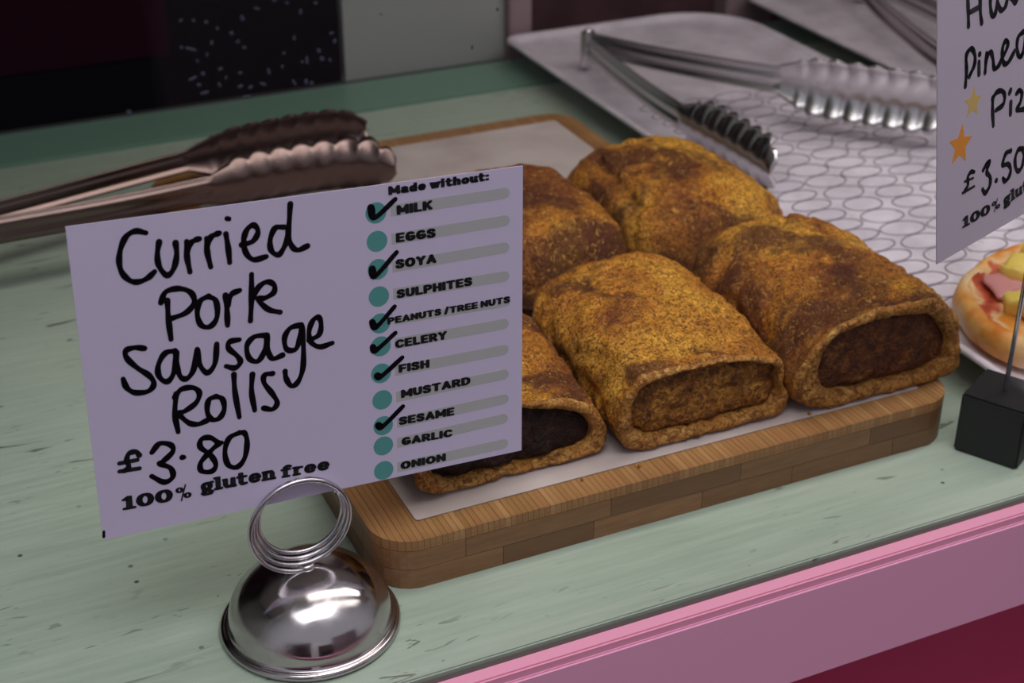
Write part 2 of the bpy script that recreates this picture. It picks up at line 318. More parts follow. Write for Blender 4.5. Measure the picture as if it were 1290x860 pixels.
W2 = [[(17.4,90.8),(17.9,84.8),(18.2,79.7)],[(24.9,89.9),(25.3,82.7),(26.2,78.8)],[(18.4,84.1),(24.9,84.6)],[(35.0,86.8),(31.6,86.1),(31.6,82.3),(32.9,79.5),(34.6,80.1),(35.8,84.4)],[(35.8,83.6),(38.0,80.4),(40.8,80.9),(42.4,84.4)],[(42.4,84.4),(44.5,83.1),(46.8,80.9),(48.5,81.8)],[(16.9,68.7),(17.3,64.6),(16.7,59.4)],[(16.9,68.3),(17.5,70.6),(20.2,71.5),(22.3,68.7),(22.0,65.3),(19.0,62.2)],[(24.9,65.7),(25.0,61.4)],[(25.1,68.3),(25.3,68.3)],[(29.5,67.6),(29.2,64.6),(28.8,61.0)],[(29.4,64.5),(30.2,66.6),(32.2,67.3),(33.6,64.6),(34.5,61.0),(37.0,61.0),(39.0,62.8)],[(39.0,62.8),(42.1,65.6),(43.1,67.8),(41.4,68.8),(39.8,67.3),(39.5,63.9),(40.9,61.0),(43.6,60.8),(47.5,63.8)],[(54.1,69.2),(52.7,69.2),(49.8,68.3),(48.9,65.4),(49.8,62.0),(51.7,60.7),(53.4,62.7),(54.9,68.3),(56.6,63.1),(58.8,63.3)],[(34.0,50.7),(34.0,46.1),(34.7,40.3)],[(33.8,50.2),(36.3,51.9),(39.8,51.5),(41.7,49.2),(40.7,46.3),(36.1,45.5)],[(45.8,45.7),(45.8,41.4)],[(44.8,49.4),(45.5,50.2)],[(49.3,47.9),(51.5,48.5),(53.1,46.9),(52.1,43.9),(50.0,41.8),(54.8,40.7)],[(56.0,46.9),(58.6,47.4),(59.8,45.5),(57.0,41.3),(61.6,40.4)],[(28.6,25.8),(30.7,27.2),(32.7,27.8),(31.4,25.7),(31.1,24.0),(33.2,21.7),(33.1,18.6),(30.3,16.7),(28.4,18.6)],[(37.1,19.1),(37.4,19.2)],[(46.6,27.5),(43.7,27.6),(42.1,26.0),(41.5,23.7),(44.9,23.0),(46.8,20.4),(45.7,17.8),(43.2,17.1),(41.7,18.6)],[(54.8,25.9),(51.5,26.3),(49.6,23.3),(50.5,19.4),(52.6,18.1),(54.8,19.6),(55.6,23.2),(54.5,26.0)]]
W2p = [[(22.9,26.9),(20.8,27.5),(18.9,26.2),(19.0,23.3),(17.1,21.6)],[(15.7,21.4),(23.1,21.5)],[(16.9,25.2),(22.3,24.8)]]
T2 = [('100%',(15.6,8.0),(41.1,7.7),4.299999999999999),('gluten',(42.4,7.3),(69.4,9.3),5.0)]
ST = [(14.1,39.3),(21.6,52.4)]
C1 = [[0.0459, 0.41183, 0.05476], [0.99907, 0.00337, -0.04303], [0.04255, 0.08929, 0.9951]]
C2 = [[0.33369, 0.3702, 0.1124], [0.94907, 0.31316, 0.0346], [-0.0735, 0.11328, 0.99084]]
FLECKS = [(0.102,0.23599,0.000512,0.000256,-0.26),(0.10523,0.23499,0.000512,0.000256,-0.4),(0.11267,0.23407,0.000512,0.000384,-0.1),(0.09739,0.23454,0.000895,0.000256,-0.35),(0.09354,0.2324,0.000512,0.000512,-0.43),(0.09339,0.23302,0.000384,0.000384,-0.1),(0.07811,0.23396,0.000512,0.000256,0.42),(0.08123,0.23357,0.000384,0.000384,0.3),(0.08432,0.23277,0.000512,0.000384,0.27),(0.08693,0.23083,0.000384,0.000384,-0.28),(0.09041,0.22916,0.000512,0.000512,0.04),(0.0852,0.22741,0.000384,0.00064,-0.22),(0.0799,0.2265,0.001535,0.00032,-0.33),(0.07759,0.22722,0.000384,0.000384,-0.39),(0.08371,0.22455,0.000256,0.000512,-0.29),(0.08117,0.22327,0.000256,0.000512,0.43),(0.08675,0.22042,0.00064,0.000384,0.33),(0.08223,0.21982,0.000512,0.000512,0.31),(0.07953,0.21897,0.001151,0.00032,0.3),(0.08795,0.21796,0.000256,0.000512,-0.31),(0.08095,0.21711,0.00064,0.000384,-0.19),(0.09172,0.21867,0.000512,0.000384,0.13),(0.08616,0.21634,0.000384,0.00064,0.23),(0.0914,0.21515,0.000767,0.000384,0.35),(0.09405,0.21455,0.00064,0.000384,0.38),(0.09742,0.2149,0.001023,0.00032,-0.41),(0.08214,0.21484,0.001151,0.00032,0.11),(0.09914,0.21803,0.000384,0.000895,0.17),(0.10643,0.22581,0.000384,0.00064,0.01),(0.10344,0.22226,0.000384,0.000384,-0.32),(0.10938,0.21954,0.000384,0.001151,-0.03),(0.10809,0.2193,0.000384,0.000384,-0.41),(0.11271,0.22162,0.000512,0.00064,0.43),(0.11343,0.2194,0.00064,0.00064,0.37),(0.11639,0.22575,0.00064,0.00032,0.05),(0.11712,0.22355,0.000512,0.00064,-0.2),(0.10559,0.21413,0.000384,0.000895,0.41),(0.10878,0.21388,0.000512,0.000767,0.07),(0.11024,0.21324,0.000512,0.000512,0.38),(0.11554,0.21869,0.000384,0.000512,0.35),(0.09281,0.21219,0.001151,0.000256,0.01),(0.09182,0.22673,0.000512,0.000384,-0.09),(0.09331,0.22509,0.000512,0.000384,0.1),(0.10857,0.23233,0.000384,0.000767,-0.07),(0.16307,0.22616,0.000384,0.000512,-0.34),(0.15554,0.21666,0.000256,0.00064,-0.19),(0.06289,0.21256,0.00064,0.000767,0.31),(0.12997,0.22903,0.000256,0.000256,-0.46),(0.10276,0.21878,0.000256,0.000512,-0.45),(0.09204,0.2269,0.000384,0.000384,0.13)]
# dried droplets and scratches on the window pane
vs, fs = [], []
def fleck(x, z, w, h, ang):
    b = len(vs); n = 6
    for k in range(n):
        a = 2*PI*k/n; px, pz = w*math.cos(a), h*math.sin(a)
        vs.append((x+px*math.cos(ang)-pz*math.sin(ang), 0.3632, z+px*math.sin(ang)+pz*math.cos(ang)))
    for k in range(n): vs.append((vs[b+k][0], 0.3635, vs[b+k][2]))
    fs.append(tuple(b+k for k in range(n)))
    for k in range(n): fs.append((b+k, b+(k+1) % n, b+n+(k+1) % n, b+n+k))
for (px, pz, w, h, a) in FLECKS: fleck(px, pz, w, h, a)
o = mesh('dried_droplets', vs, fs, M['dust']); put(o, win); o['kind'] = 'stuff'; o['label'] = 'whitish dried droplets and flecks scattered on the glass'

# ------------------------------------------------------------------ bamboo board
BX0, BX1, BY0, BY1, BZ = 0.1395, 0.3950, 0.4121, 0.7819, 0.021
cb = empty('cutting_board', (0.267, 0.6, 0.0), 'thick laminated bamboo chopping board lying on the counter under the sausage rolls', 'board')
foot = rrect(BX0, BX1, BY0, BY1, 0.016, 8)
ns = 112; sw = (BX1-BX0)/ns
for i in range(ns):
    pl = clip(foot, BX0+i*sw+0.00007, BX0+(i+1)*sw-0.00007, BY0, BY1)
    if len(pl) > 2: prism('bamboo_strip', pl, 0.0168, BZ+rnd.uniform(-0.00008, 0.00008), M['bamboo_y'], cb)
rr2 = random.Random(3)
for lay, (z0, z1) in enumerate(((0.0, 0.0083), (0.0085, 0.0166))):
    y = BY0; row = 0
    while y < BY1-0.001:
        d = 0.022 if row in (0,) else 0.046
        d = min(d, BY1-y); x = BX0 + 0.0
        first = True
        while x < BX1-0.001:
            L = rr2.uniform(0.030, 0.062) if not (row == 0 and first) else (0.032 if lay else 0.047)
            first = False
            x1 = x+L if x+L < BX1-0.012 else BX1
            pl = clip(foot, x+0.0001, x1-0.0001, y+0.0001, y+d-0.0001)
            if len(pl) > 2: prism('bamboo_block', pl, z0, z1, M['bamboo_x'], cb)
            x = x1
        y += d; row += 1
pp = prism('greaseproof_paper', rrect(0.1568, 0.3822, 0.4236, 0.7685, 0.0012, 2), BZ+0.0002, BZ+0.0005, M['paper'])
pp['label'] = 'sheet of greaseproof paper lining the top of the bamboo board'; pp['category'] = 'paper'

# ------------------------------------------------------------------ sausage rolls
ZB = BZ+0.0008
def radial(poly, cx, cz, n):
    out = []
    for k in range(n):
        a = 2*PI*k/n; dx, dz = math.cos(a), math.sin(a); best = None
        for i in range(len(poly)):
            (x1, z1), (x2, z2) = poly[i-1], poly[i]
            ex, ez = x2-x1, z2-z1; den = dx*ez-dz*ex
            if abs(den) < 1e-12: continue
            tt = ((x1-cx)*ez-(z1-cz)*ex)/den; u = ((x1-cx)*dz-(z1-cz)*dx)/den
            if tt > 0 and -1e-6 <= u <= 1+1e-6: best = tt if best is None else max(best, tt)
        out.append(best or 0.01)
    for _ in range(1): out = [(out[i-1]+2*out[i]+out[(i+1) % n])/4 for i in range(n)]
    return out
def body_r(a, w, ht, hb, nn=2.5):
    c, s = abs(math.cos(a)), math.sin(a); h = ht if s > 0 else hb; s = abs(s)
    return ((c/w)**nn + (s/h)**nn)**(-1/nn)
def fbm(p, sc, o=3):
    v = 0; am = 1; tot = 0
    for _ in range(o): v += am*noise.noise(Vector(p)*sc); tot += am; am *= 0.5; sc *= 2.1
    return v/tot
def roll(label, x0, x1, y0, y1, ztop, mat, meatmat, seed, outer=None, inner=None, grooves=(), amp=0.0034, lean=0.0):
    base = Vector(((x0+x1)/2, (y0+y1)/2, ZB))
    t = empty('sausage_roll', base, label, 'pastry', 'curried pork sausage rolls on the board')
    n = 112; nv = 84; rings = []
    cxb = (x0+x1)/2; w = (x1-x0)/2; h = ztop-ZB; hb = h*0.42; ht = h*0.58; czb = ZB+hb
    rb = [body_r(2*PI*k/n, w, ht, hb) for k in range(n)]
    if outer:
        ocx = sum(p[0] for p in inner)/len(inner); ocz = sum(p[1] for p in inner)/len(inner)
        ro = radial(outer, ocx, ocz, n); ri = radial(inner, ocx, ocz, n)
        for k in range(n):
            q = Vector((math.cos(2*PI*k/n)*1.6, math.sin(2*PI*k/n)*1.6, seed*5)); low = math.sin(2*PI*k/n) < -0.3
            ro[k] += (0.0 if low else 0.0011)*noise.noise(q*1.3) + (0 if low else 0.0006)*noise.noise(q*5); ri[k] += 0.0012*noise.noise(q*1.7+Vector((9, 0, 0))) + 0.0007*noise.noise(q*6)
        ri = [min(a*1.04, b-0.0020) for a, b in zip(ri, ro)]
    vs = []; mi = []; off = Vector((seed*1.3, seed*0.7, seed*2.1))
    def disp(P, nrm, k):
        q = P+off
        d = amp*fbm(q, 38, 2) + 0.0015*fbm(q, 150, 2) + 0.0008*fbm(q, 400, 2)
        d += -0.0016*max(0, 1-abs(noise.noise(q*60+Vector((5, 5, 5))))*8)   # creases
        for (gx0, gy0, gx1, gy1, dep, wd) in grooves:
            g = Vector((gx1-gx0, gy1-gy0)); L = g.length; g /= L
            r_ = Vector((P.x-gx0, P.y-gy0)); tt = max(0, min(L, r_.dot(g))); dist = (r_-g*tt).length
            if P.z > czb-0.01: d -= dep*math.exp(-(dist/wd)**2)
        Q = P+nrm*d
        if Q.z < ZB: Q.z = ZB + (Q.z-ZB)*0.05
        return Q
    L = y1-y0
    for j in range(nv+1):
        tt = j/nv; tt = 1-(1-tt)**1.15
        y = y0+L*tt
        te = max(0, (tt-0.70)/0.30); s = max(0.0, 1-te**2.3)**(1/2.3)
        if not outer:
            tf = max(0, (0.26-tt)/0.26); s *= max(0.0, 1-tf**2.6)**(1/2.6)
        bl = 0
        if outer: bl = max(0, 1-tt/0.34); bl = bl*bl*(3-2*bl)
        s = max(s, 0.002)
        ring = []
        for k in range(n):
            a = 2*PI*k/n; r = rb[k]*s; cx = cxb + lean*(tt-0.5); cz = czb - (1-s)*hb*0.35
            if outer:
                r = r*(1-bl)+ro[k]*bl; cx = cx*(1-bl)+ocx*bl; cz = cz*(1-bl)+ocz*bl
            P = Vector((cx+r*math.cos(a), y, cz+r*math.sin(a)))
            nrm = Vector((math.cos(a), -0.15 if te <= 0 else 0.3, math.sin(a))).normalized()
            fade = 1.0 if not (outer and j < 4) else 0.5+0.125*j
            Q = disp(P, nrm, k); Q = P.lerp(Q, fade*min(1, s*3))
            ring.append(Q)
        rings.append(ring)
    rings.reverse()                        # back tip first
    nbody = len(rings)
    if outer:
        # rounded lip, then the inside wall
        for q, (f, dy) in enumerate(((0.12, -0.0013), (0.35, -0.0022), (0.65, -0.0022), (0.9, -0.0010), (1.0, 0.0008), (1.02, 0.004), (1.03, 0.008))):
            ring = []
            for k in range(n):
                a = 2*PI*k/n; r = ro[k]*(1-min(f, 1))+ri[k]*min(f, 1)*(1.0 if f <= 1 else 1.0)
                P = Vector((ocx+r*math.cos(a), y0+dy, ocz+r*math.sin(a)))
                P += Vector((math.cos(a)*0.4, -0.8, math.sin(a)*0.4))*(0.0024*fbm(P+off, 150, 3) + 0.0010*fbm(P+off, 480, 2))
                P.z = max(P.z, ZB)
                ring.append(P)
            rings.append(ring)
    fs = []; b = 0
    for ring in rings: vs += ring
    for j in range(len(rings)-1):
        for k in range(n):
            fs.append((j*n+k, j*n+(k+1) % n, (j+1)*n+(k+1) % n, (j+1)*n+k)); mi.append(1 if j >= nbody-1 else 0)
    fs.append(tuple(range(n))); mi.append(0)
    if not outer: fs.append(tuple((len(rings)-1)*n+k for k in range(n))); mi.append(0)
    mesh('pastry_crust', [v-base for v in vs], fs, [mat, M['edge']], t, True, mi)
    if outer:
        vs, fs = [], []; nr = 16
        for i in range(nr+1):
            f = i/nr
            for k in range(n):
                a = 2*PI*k/n; r = ri[k]*1.035*f
                P = Vector((ocx+r*math.cos(a), y0+0.0010+0.0030*f**6, ocz+r*math.sin(a)))
                P.y += -0.0030*fbm(P+off, 110, 3) - 0.0007*fbm(P, 400, 2)
                vs.append(P-base)
        for i in range(nr):
            for k in range(n): fs.append((i*n+k, i*n+(k+1) % n, (i+1)*n+(k+1) % n, (i+1)*n+k))
        o = mesh('filling', vs, fs, meatmat, t, True)
        o['label'] = 'coarse brown sausage filling in the cut end'
    return t
mm_ = lambda L: [(x/1000, z/1000) for x, z in L]
Bo = mm_([(241.5, 37.5), (244.5, 25.5), (252.0, 22.2), (264.9, 22.0), (293.8, 22), (311.8, 22), (320.2, 22.8), (320.5, 30), (316.0, 37.7), (316.8, 48), (302.8, 52), (285.1, 55.7), (268.5, 55.8), (250.4, 56.4), (241.3, 43.2)])
Bi = mm_([(249.8, 42.1), (253.1, 50.8), (268.6, 53.0), (285.3, 52.6), (299.5, 50.4), (312.7, 45.7), (315.7, 35.3), (309.9, 27.8), (293.2, 27.2), (271.7, 26.9), (257.9, 26.8), (250.7, 33.4)])
Co = mm_([(318.5, 39.8), (322.9, 28.0), (335.3, 22.2), (362.4, 21.8), (385, 21.9), (400.5, 22.2), (404.5, 25), (403.5, 34.5), (399, 51.5), (387.3, 62.0), (356.1, 63.6), (338.1, 60.4), (327.7, 52.7)])
Ci = mm_([(332.8, 43.9), (336.9, 54.6), (350.5, 57.6), (372.6, 57.2), (386.5, 52.1), (394.0, 41.8), (394.7, 32.3), (387.1, 28.4), (371.0, 27.8), (354.7, 27.8), (338.9, 29.8), (333.3, 36.2)])
Ao = mm_([(160.5, 36), (161, 24.8), (169.1, 22.0), (201.1, 21.9), (217.3, 21.9), (233.0, 22.4), (239.5, 23.0), (241.0, 27.4), (240.7, 33), (232.5, 44.9), (222.5, 50.0), (205, 54.0), (185, 54), (168, 48)])
Ai = mm_([(170, 42), (182, 48.3), (204.0, 49.3), (216.5, 46.5), (227.6, 41.6), (233.6, 34.2), (233.5, 28.5), (228.4, 26.0), (212.8, 25.4), (198.8, 25.0), (185.0, 25.2), (175.3, 26.0), (169.5, 30.4)])
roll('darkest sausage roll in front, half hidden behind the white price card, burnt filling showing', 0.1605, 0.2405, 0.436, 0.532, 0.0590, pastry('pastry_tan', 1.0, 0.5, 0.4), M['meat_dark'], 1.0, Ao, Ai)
roll('golden sausage roll in the middle of the front row, wide flat cut end', 0.2432, 0.3205, 0.430, 0.531, 0.0635, pastry('pastry_gold', 2.3, 0.0, 1.0), M['meat'], 2.3, Bo, Bi)
roll('sausage roll at the right end of the front row, round cut end', 0.3240, 0.4045, 0.426, 0.535, 0.0650, pastry('pastry_brown', 3.9, 1.0, 0.5), M['meat_red'], 3.9, Co, Ci, grooves=((0.335, 0.440, 0.372, 0.434, 0.0022, 0.0022), (0.345, 0.47, 0.39, 0.462, 0.0015, 0.003)))
roll('dark brown sausage roll in the back row, partly behind the price card', 0.2370, 0.3175, 0.541, 0.645, 0.0640, pastry('pastry_dark', 5.2, 1.4, 0.2), M['meat'], 5.2)
roll('rearmost sausage roll, whole and uncut, with a diagonal slash across its top', 0.3215, 0.4060, 0.5465, 0.657, 0.0600, pastry('pastry_slashed', 8.4, 0.85, 0.5), M['meat'], 8.4, grooves=((0.343, 0.560, 0.388, 0.569, 0.0060, 0.0030), (0.336, 0.630, 0.329, 0.572, 0.0035, 0.0025)))
# crumbs
for (x, y, r, lb) in ((0.2475, 0.4205, 0.0007, 'tiny crumb on the bamboo rim below the left corner of the middle roll'), (0.339, 0.4255, 0.0012, 'largest crumb, under the left corner of the right-hand roll'),
        (0.3285, 0.4250, 0.0008, 'small crumb in the gap between the middle and the right-hand roll'), (0.2235, 0.4215, 0.0006, 'tiny crumb on the board edge below the front left roll')):
    bm = bmesh.new(); bmesh.ops.create_icosphere(bm, subdivisions=2, radius=r)
    for v in bm.verts: v.co *= 1+0.35*noise.noise(v.co*2500)
    me = bpy.data.meshes.new('crumb'); bm.to_mesh(me); bm.free(); me.materials.append(M['edge'])
    o = bpy.data.objects.new('crumb', me); C.objects.link(o); o.location = (x, y, BZ+0.0005+r*0.8)
    o['label'] = lb; o['category'] = 'crumb'; o['group'] = 'crumbs in front of the rolls'

# ------------------------------------------------------------------ price cards
def frame(Cd): 
    o, a, b = (Vector(v) for v in Cd); a.normalize(); b = (b-a*a.dot(b)).normalized(); return o, a, b, a.cross(b)
# heavy extended lettering: every glyph is a set of pen strokes in a unit-high box, (width, strokes)
def arc(cx, cy, rx, ry, a0, a1, n=10): return [(cx+rx*math.cos(math.radians(a0+(a1-a0)*k/n)), cy+ry*math.sin(math.radians(a0+(a1-a0)*k/n))) for k in range(n+1)]
GL = {
'M': (1.1, [[(0, 0), (0, 1)], [(0, 1), (0.55, 0.25)], [(0.55, 0.25), (1.1, 1)], [(1.1, 1), (1.1, 0)]]),
'I': (0.0, [[(0, 0), (0, 1)]]), 'L': (0.62, [[(0, 1), (0, 0), (0.62, 0)]]),
'K': (0.8, [[(0, 0), (0, 1)], [(0.78, 1), (0.08, 0.45)], [(0.3, 0.6), (0.8, 0)]]),
'E': (0.66, [[(0.66, 1), (0, 1), (0, 0), (0.66, 0)], [(0, 0.5), (0.58, 0.5)]]),
'F': (0.64, [[(0.64, 1), (0, 1), (0, 0)], [(0, 0.48), (0.56, 0.48)]]),
'G': (0.85, [arc(0.45, 0.5, 0.45, 0.5, 50, 300) + [(0.85, 0.15), (0.85, 0.45), (0.5, 0.45)]]),
'S': (0.72, [[(0.70, 0.82), (0.55, 0.98), (0.2, 1.0), (0.03, 0.85), (0.05, 0.64), (0.36, 0.52), (0.68, 0.38), (0.70, 0.15), (0.52, 0.0), (0.15, 0.0), (0.0, 0.18)]]),
'O': (0.95, [arc(0.475, 0.5, 0.475, 0.5, 0, 360, 18)]),
'Y': (0.86, [[(0, 1), (0.43, 0.48)], [(0.86, 1), (0.43, 0.48), (0.43, 0)]]),
'A': (0.92, [[(0, 0), (0.46, 1)], [(0.46, 1), (0.92, 0)], [(0.2, 0.26), (0.72, 0.26)]]),
'U': (0.82, [[(0, 1), (0, 0.35), (0.12, 0.08), (0.41, 0), (0.70, 0.08), (0.82, 0.35), (0.82, 1)]]),
'P': (0.76, [[(0, 0), (0, 1), (0.45, 1), (0.72, 0.88), (0.72, 0.56), (0.45, 0.42), (0, 0.42)]]),
'R': (0.80, [[(0, 0), (0, 1), (0.45, 1), (0.72, 0.88), (0.72, 0.60), (0.45, 0.46), (0, 0.46)], [(0.42, 0.46), (0.8, 0)]]),
'D': (0.85, [[(0, 0), (0, 1), (0.42, 1), (0.75, 0.83), (0.85, 0.5), (0.75, 0.17), (0.42, 0), (0, 0)]]),
'H': (0.82, [[(0, 0), (0, 1)], [(0.82, 0), (0.82, 1)], [(0, 0.5), (0.82, 0.5)]]),
'T': (0.84, [[(0, 1), (0.84, 1)], [(0.42, 1), (0.42, 0)]]),
'N': (0.86, [[(0, 0), (0, 1)], [(0, 1), (0.86, 0)], [(0.86, 0), (0.86, 1)]]),
'C': (0.85, [arc(0.48, 0.5, 0.48, 0.5, 42, 318)]),
'/': (0.4, [[(0, -0.1), (0.4, 1.1)]]),
' ': (0.30, []), ':': (0.0, [[(0, 0.05), (0, 0.07)], [(0, 0.6), (0, 0.62)]]),
'a': (0.62, [[(0.08, 0.66), (0.35, 0.72), (0.56, 0.6), (0.56, 0.1), (0.66, 0.0)], arc(0.28, 0.2, 0.28, 0.2, 60, 360, 10)]),
'd': (0.66, [arc(0.3, 0.34, 0.3, 0.34, 0, 360, 12), [(0.62, 1.02), (0.62, 0.02)]]),
'e': (0.66, [[(0.03, 0.36), (0.62, 0.36)] + arc(0.32, 0.36, 0.31, 0.34, 0, 315, 12)[0:]]),
'w': (1.0, [[(0, 0.7), (0.25, 0.02)], [(0.25, 0.02), (0.5, 0.66)], [(0.5, 0.66), (0.76, 0.02)], [(0.76, 0.02), (1.0, 0.7)]]),
'i': (0.1, [[(-0.1, 0.68), (0.04, 0.68), (0.04, 0)], [(0.03, 1.0), (0.05, 1.02)]]),
't': (0.5, [[(0.16, 0.98), (0.16, 0.16), (0.3, 0.0), (0.5, 0.04)], [(-0.02, 0.68), (0.48, 0.68)]]),
'h': (0.62, [[(0, 1.02), (0, 0)], [(0, 0.5), (0.2, 0.70), (0.48, 0.68), (0.6, 0.5), (0.6, 0)]]),
'o': (0.66, [arc(0.33, 0.34, 0.33, 0.35, 0, 360, 14)]),
'u': (0.62, [[(-0.06, 0.69), (0, 0.69), (0, 0.2), (0.16, 0.0), (0.42, 0.02), (0.6, 0.2)], [(0.6, 0.69), (0.6, 0), (0.7, 0)]]),
'g': (0.66, [arc(0.3, 0.42, 0.28, 0.28, 0, 360, 12), [(0.5, 0.62), (0.7, 0.72)], [(0.1, 0.12), (0.1, 0.0), (0.5, -0.02), (0.66, -0.14), (0.55, -0.3), (0.15, -0.32), (0.0, -0.2), (0.15, -0.05)]]),
'l': (0.2, [[(-0.08, 1.0), (0.08, 1.0), (0.08, 0.0)], [(-0.08, 0), (0.26, 0)]]),
'n': (0.66, [[(-0.06, 0.69), (0.02, 0.69), (0.02, 0)], [(0.02, 0.48), (0.22, 0.70), (0.48, 0.68), (0.6, 0.5), (0.6, 0)], [(-0.08, 0), (0.14, 0)], [(0.5, 0), (0.72, 0)]]),
'f': (0.5, [[(0.52, 0.94), (0.36, 1.02), (0.16, 0.9), (0.16, 0)], [(-0.04, 0.68), (0.44, 0.68)], [(0.02, 0), (0.36, 0)]]),
'r': (0.5, [[(-0.04, 0.69), (0.08, 0.69), (0.08, 0)], [(0.08, 0.45), (0.28, 0.66), (0.5, 0.66)], [(-0.04, 0), (0.28, 0)]]),
'1': (0.45, [[(0, 0.82), (0.26, 1.0), (0.26, 0)], [(0.0, 0), (0.5, 0)]]),
'0': (0.78, [arc(0.39, 0.5, 0.39, 0.48, 0, 360, 18)]),
}
class Card:
    """a flat card with its own 2-D millimetre frame; marks are raised a hair above it"""
    def __init__(s, Cd, label, mat, wmm=148.0, hmm=105.5, corner=None):
        s.o, s.a, s.b, s.n = frame(Cd)
        s.n = s.n if s.n.y < 0 else -s.n
        s.t = empty('price_card', s.P(wmm/2, 0), label, 'card')
        s.obj('card_sheet', [(0, 0), (wmm, 0), (wmm, hmm), (0, hmm)], mat, 0.0, -0.35)
    def P(s, u, v, d=0.0): return s.o + s.a*(u/1000) + s.b*(v/1000) + s.n*(d/1000)
    def obj(s, name, poly, mat, d1=0.08, d0=0.0, extra=None):
        return s.polys(name, [poly], mat, d1, d0)
    def polys(s, name, polys, mat, d1=0.06, d0=0.0):
        vs, fs = [], []; L = Vector(s.t.location)
        for poly in polys:
            b = len(vs); n = len(poly)
            vs += [s.P(u, v, d1)-L for u, v in poly] + [s.P(u, v, d0)-L for u, v in poly]
            fs += [tuple(range(b, b+n)), tuple(range(b+2*n-1, b+n-1, -1))] + [(b+i, b+n+i, b+n+(i+1) % n, b+(i+1) % n) for i in range(n)]
        return mesh(name, vs, fs, mat, s.t)
    def stroke(s, name, pts, w, mat, d=0.07, w0=None):
        pts = catmull([(p[0], p[1], 0) for p in pts], 6); polys = []; n = len(pts)
        if n == 2 and (pts[0]-pts[1]).length < 1.0: pts = [pts[0], (pts[0]+pts[1])/2, pts[1]]; n = 3
        ws = [((w0 or w)+(w-(w0 or w))*i/max(1, n-1))*(0.93+0.12*math.sin(i*0.7+pts[0].x)) for i in range(n)]
        for i in range(n-1):
            dr = (pts[i+1]-pts[i]); 
            if dr.length < 1e-6: continue
            dr.normalize(); q = Vector((-dr.y, dr.x, 0))
            polys.append([tuple((pts[i]+q*ws[i]/2)[:2]), tuple((pts[i]-q*ws[i]/2)[:2]), tuple((pts[i+1]-q*ws[i+1]/2)[:2]), tuple((pts[i+1]+q*ws[i+1]/2)[:2])])
        for i in range(n):
            polys.append([(pts[i].x+ws[i]/2*math.cos(2*PI*k/10), pts[i].y+ws[i]/2*math.sin(2*PI*k/10)) for k in range(10)])
        return s.polys(name, polys, mat, d)
    def text(s, name, txt, l, r, cap, mat, d=0.12, slab=False):
        wv, wh = (0.54, 0.32) if not slab else (0.44, 0.24)
        pen = []; x = 0.0; gap = 0.03
        for ch in txt:
            if ch == '%':
                pen += [(x, [p], 0.5) for p in ([arc(0.2, 0.78, 0.17, 0.2, 0, 360, 12)] + [arc(0.72, 0.2, 0.17, 0.2, 0, 360, 12)])]
                pen += [(x, [[(0.28, -0.22), (0.62, 1.2)]], 0.25)]; x += 0.95+wv+gap; continue
            w, st = GL[ch]
            pen.append((x, st, 1.0)); x += w + (wv+gap if ch != ' ' else 0.12)
        X0, X1 = -wv/2, x-gap-wv/2
        A = Vector(l); B = Vector(r); e = (B-A); Lw = e.length; e.normalize(); f = Vector((-e.y, e.x))
        kx = Lw/(X1-X0)
        def tr(px, py): 
            q = A + e*((px-X0)*kx) + f*((wh/2+py*(1-wh))*cap); return (q.x, q.y)
        polys = []
        for gx, strokes, wt in pen:
            ev, eh = wv/2*wt, wh/2*wt
            for stt in strokes:
                for i in range(len(stt)-1):
                    (ax, ay), (bx, by) = stt[i], stt[i+1]; dx, dy = bx-ax, by-ay; L_ = math.hypot(dx, dy) or 1
                    # ellipse pen: support offset perpendicular to the stroke
                    nx, ny = -dy/L_, dx/L_; q = math.hypot(nx*ev, ny*eh) or 1; ox, oy = nx*ev*ev/q, ny*eh*eh/q
                    polys.append([tr(gx+ax+ox, ay+oy), tr(gx+ax-ox, ay-oy), tr(gx+bx-ox, by-oy), tr(gx+bx+ox, by+oy)])
                for (ax, ay) in stt:
                    n_ = 8; polys.append([tr(gx+ax+ev*1.0*math.copysign(abs(math.cos(2*PI*k/n_+PI/8))**0.6, math.cos(2*PI*k/n_+PI/8)), ay+eh*math.copysign(abs(math.sin(2*PI*k/n_+PI/8))**0.6, math.sin(2*PI*k/n_+PI/8))) for k in range(n_)])
        return s.polys(name, polys, mat, d, d-0.03)
cd = Card(C1, 'white curried pork sausage rolls price card in the ring of the steel holder', M['card'])
for st_ in W1: cd.stroke('pen_stroke', st_, 2.0, M['ink'])
for st_ in W1p: cd.stroke('printed_stroke', st_, 1.9 if len(st_) > 3 else 1.4, M['print'])
for st_ in W1m: cd.stroke('ink_mark', st_, 0.9, M['ink'])
for tx, l, r, cap in T1: cd.text('printed_text', tx, l, r, cap, M['print'], 0.14, cap > 4.5)
for i, (c_, b_) in enumerate(R1):
    h = 3.9 if i != 4 else 2.7
    x0 = c_[0]+5.0; x1 = b_[0]; poly = []
    for k in range(9): a = -PI/2+PI*k/8; poly.append((x1-h/2+h/2*math.cos(a), b_[1]+h/2*math.sin(a)))
    poly += [(x0, c_[1]+h/2), (x0, c_[1]-h/2)]
    if i == 10: poly = [(p[0], max(p[1], 1.6)) for p in poly]
    cd.obj('grey_bar', poly, M['bar'], 0.03)
    cd.obj('teal_dot', [(c_[0]+3.55*math.cos(2*PI*k/28), c_[1]+3.55*math.sin(2*PI*k/28)) for k in range(28)], M['teal'], 0.05)
for st_ in TK: cd.stroke('tick_mark', st_, 1.5, M['ink'], 0.16, 2.7)

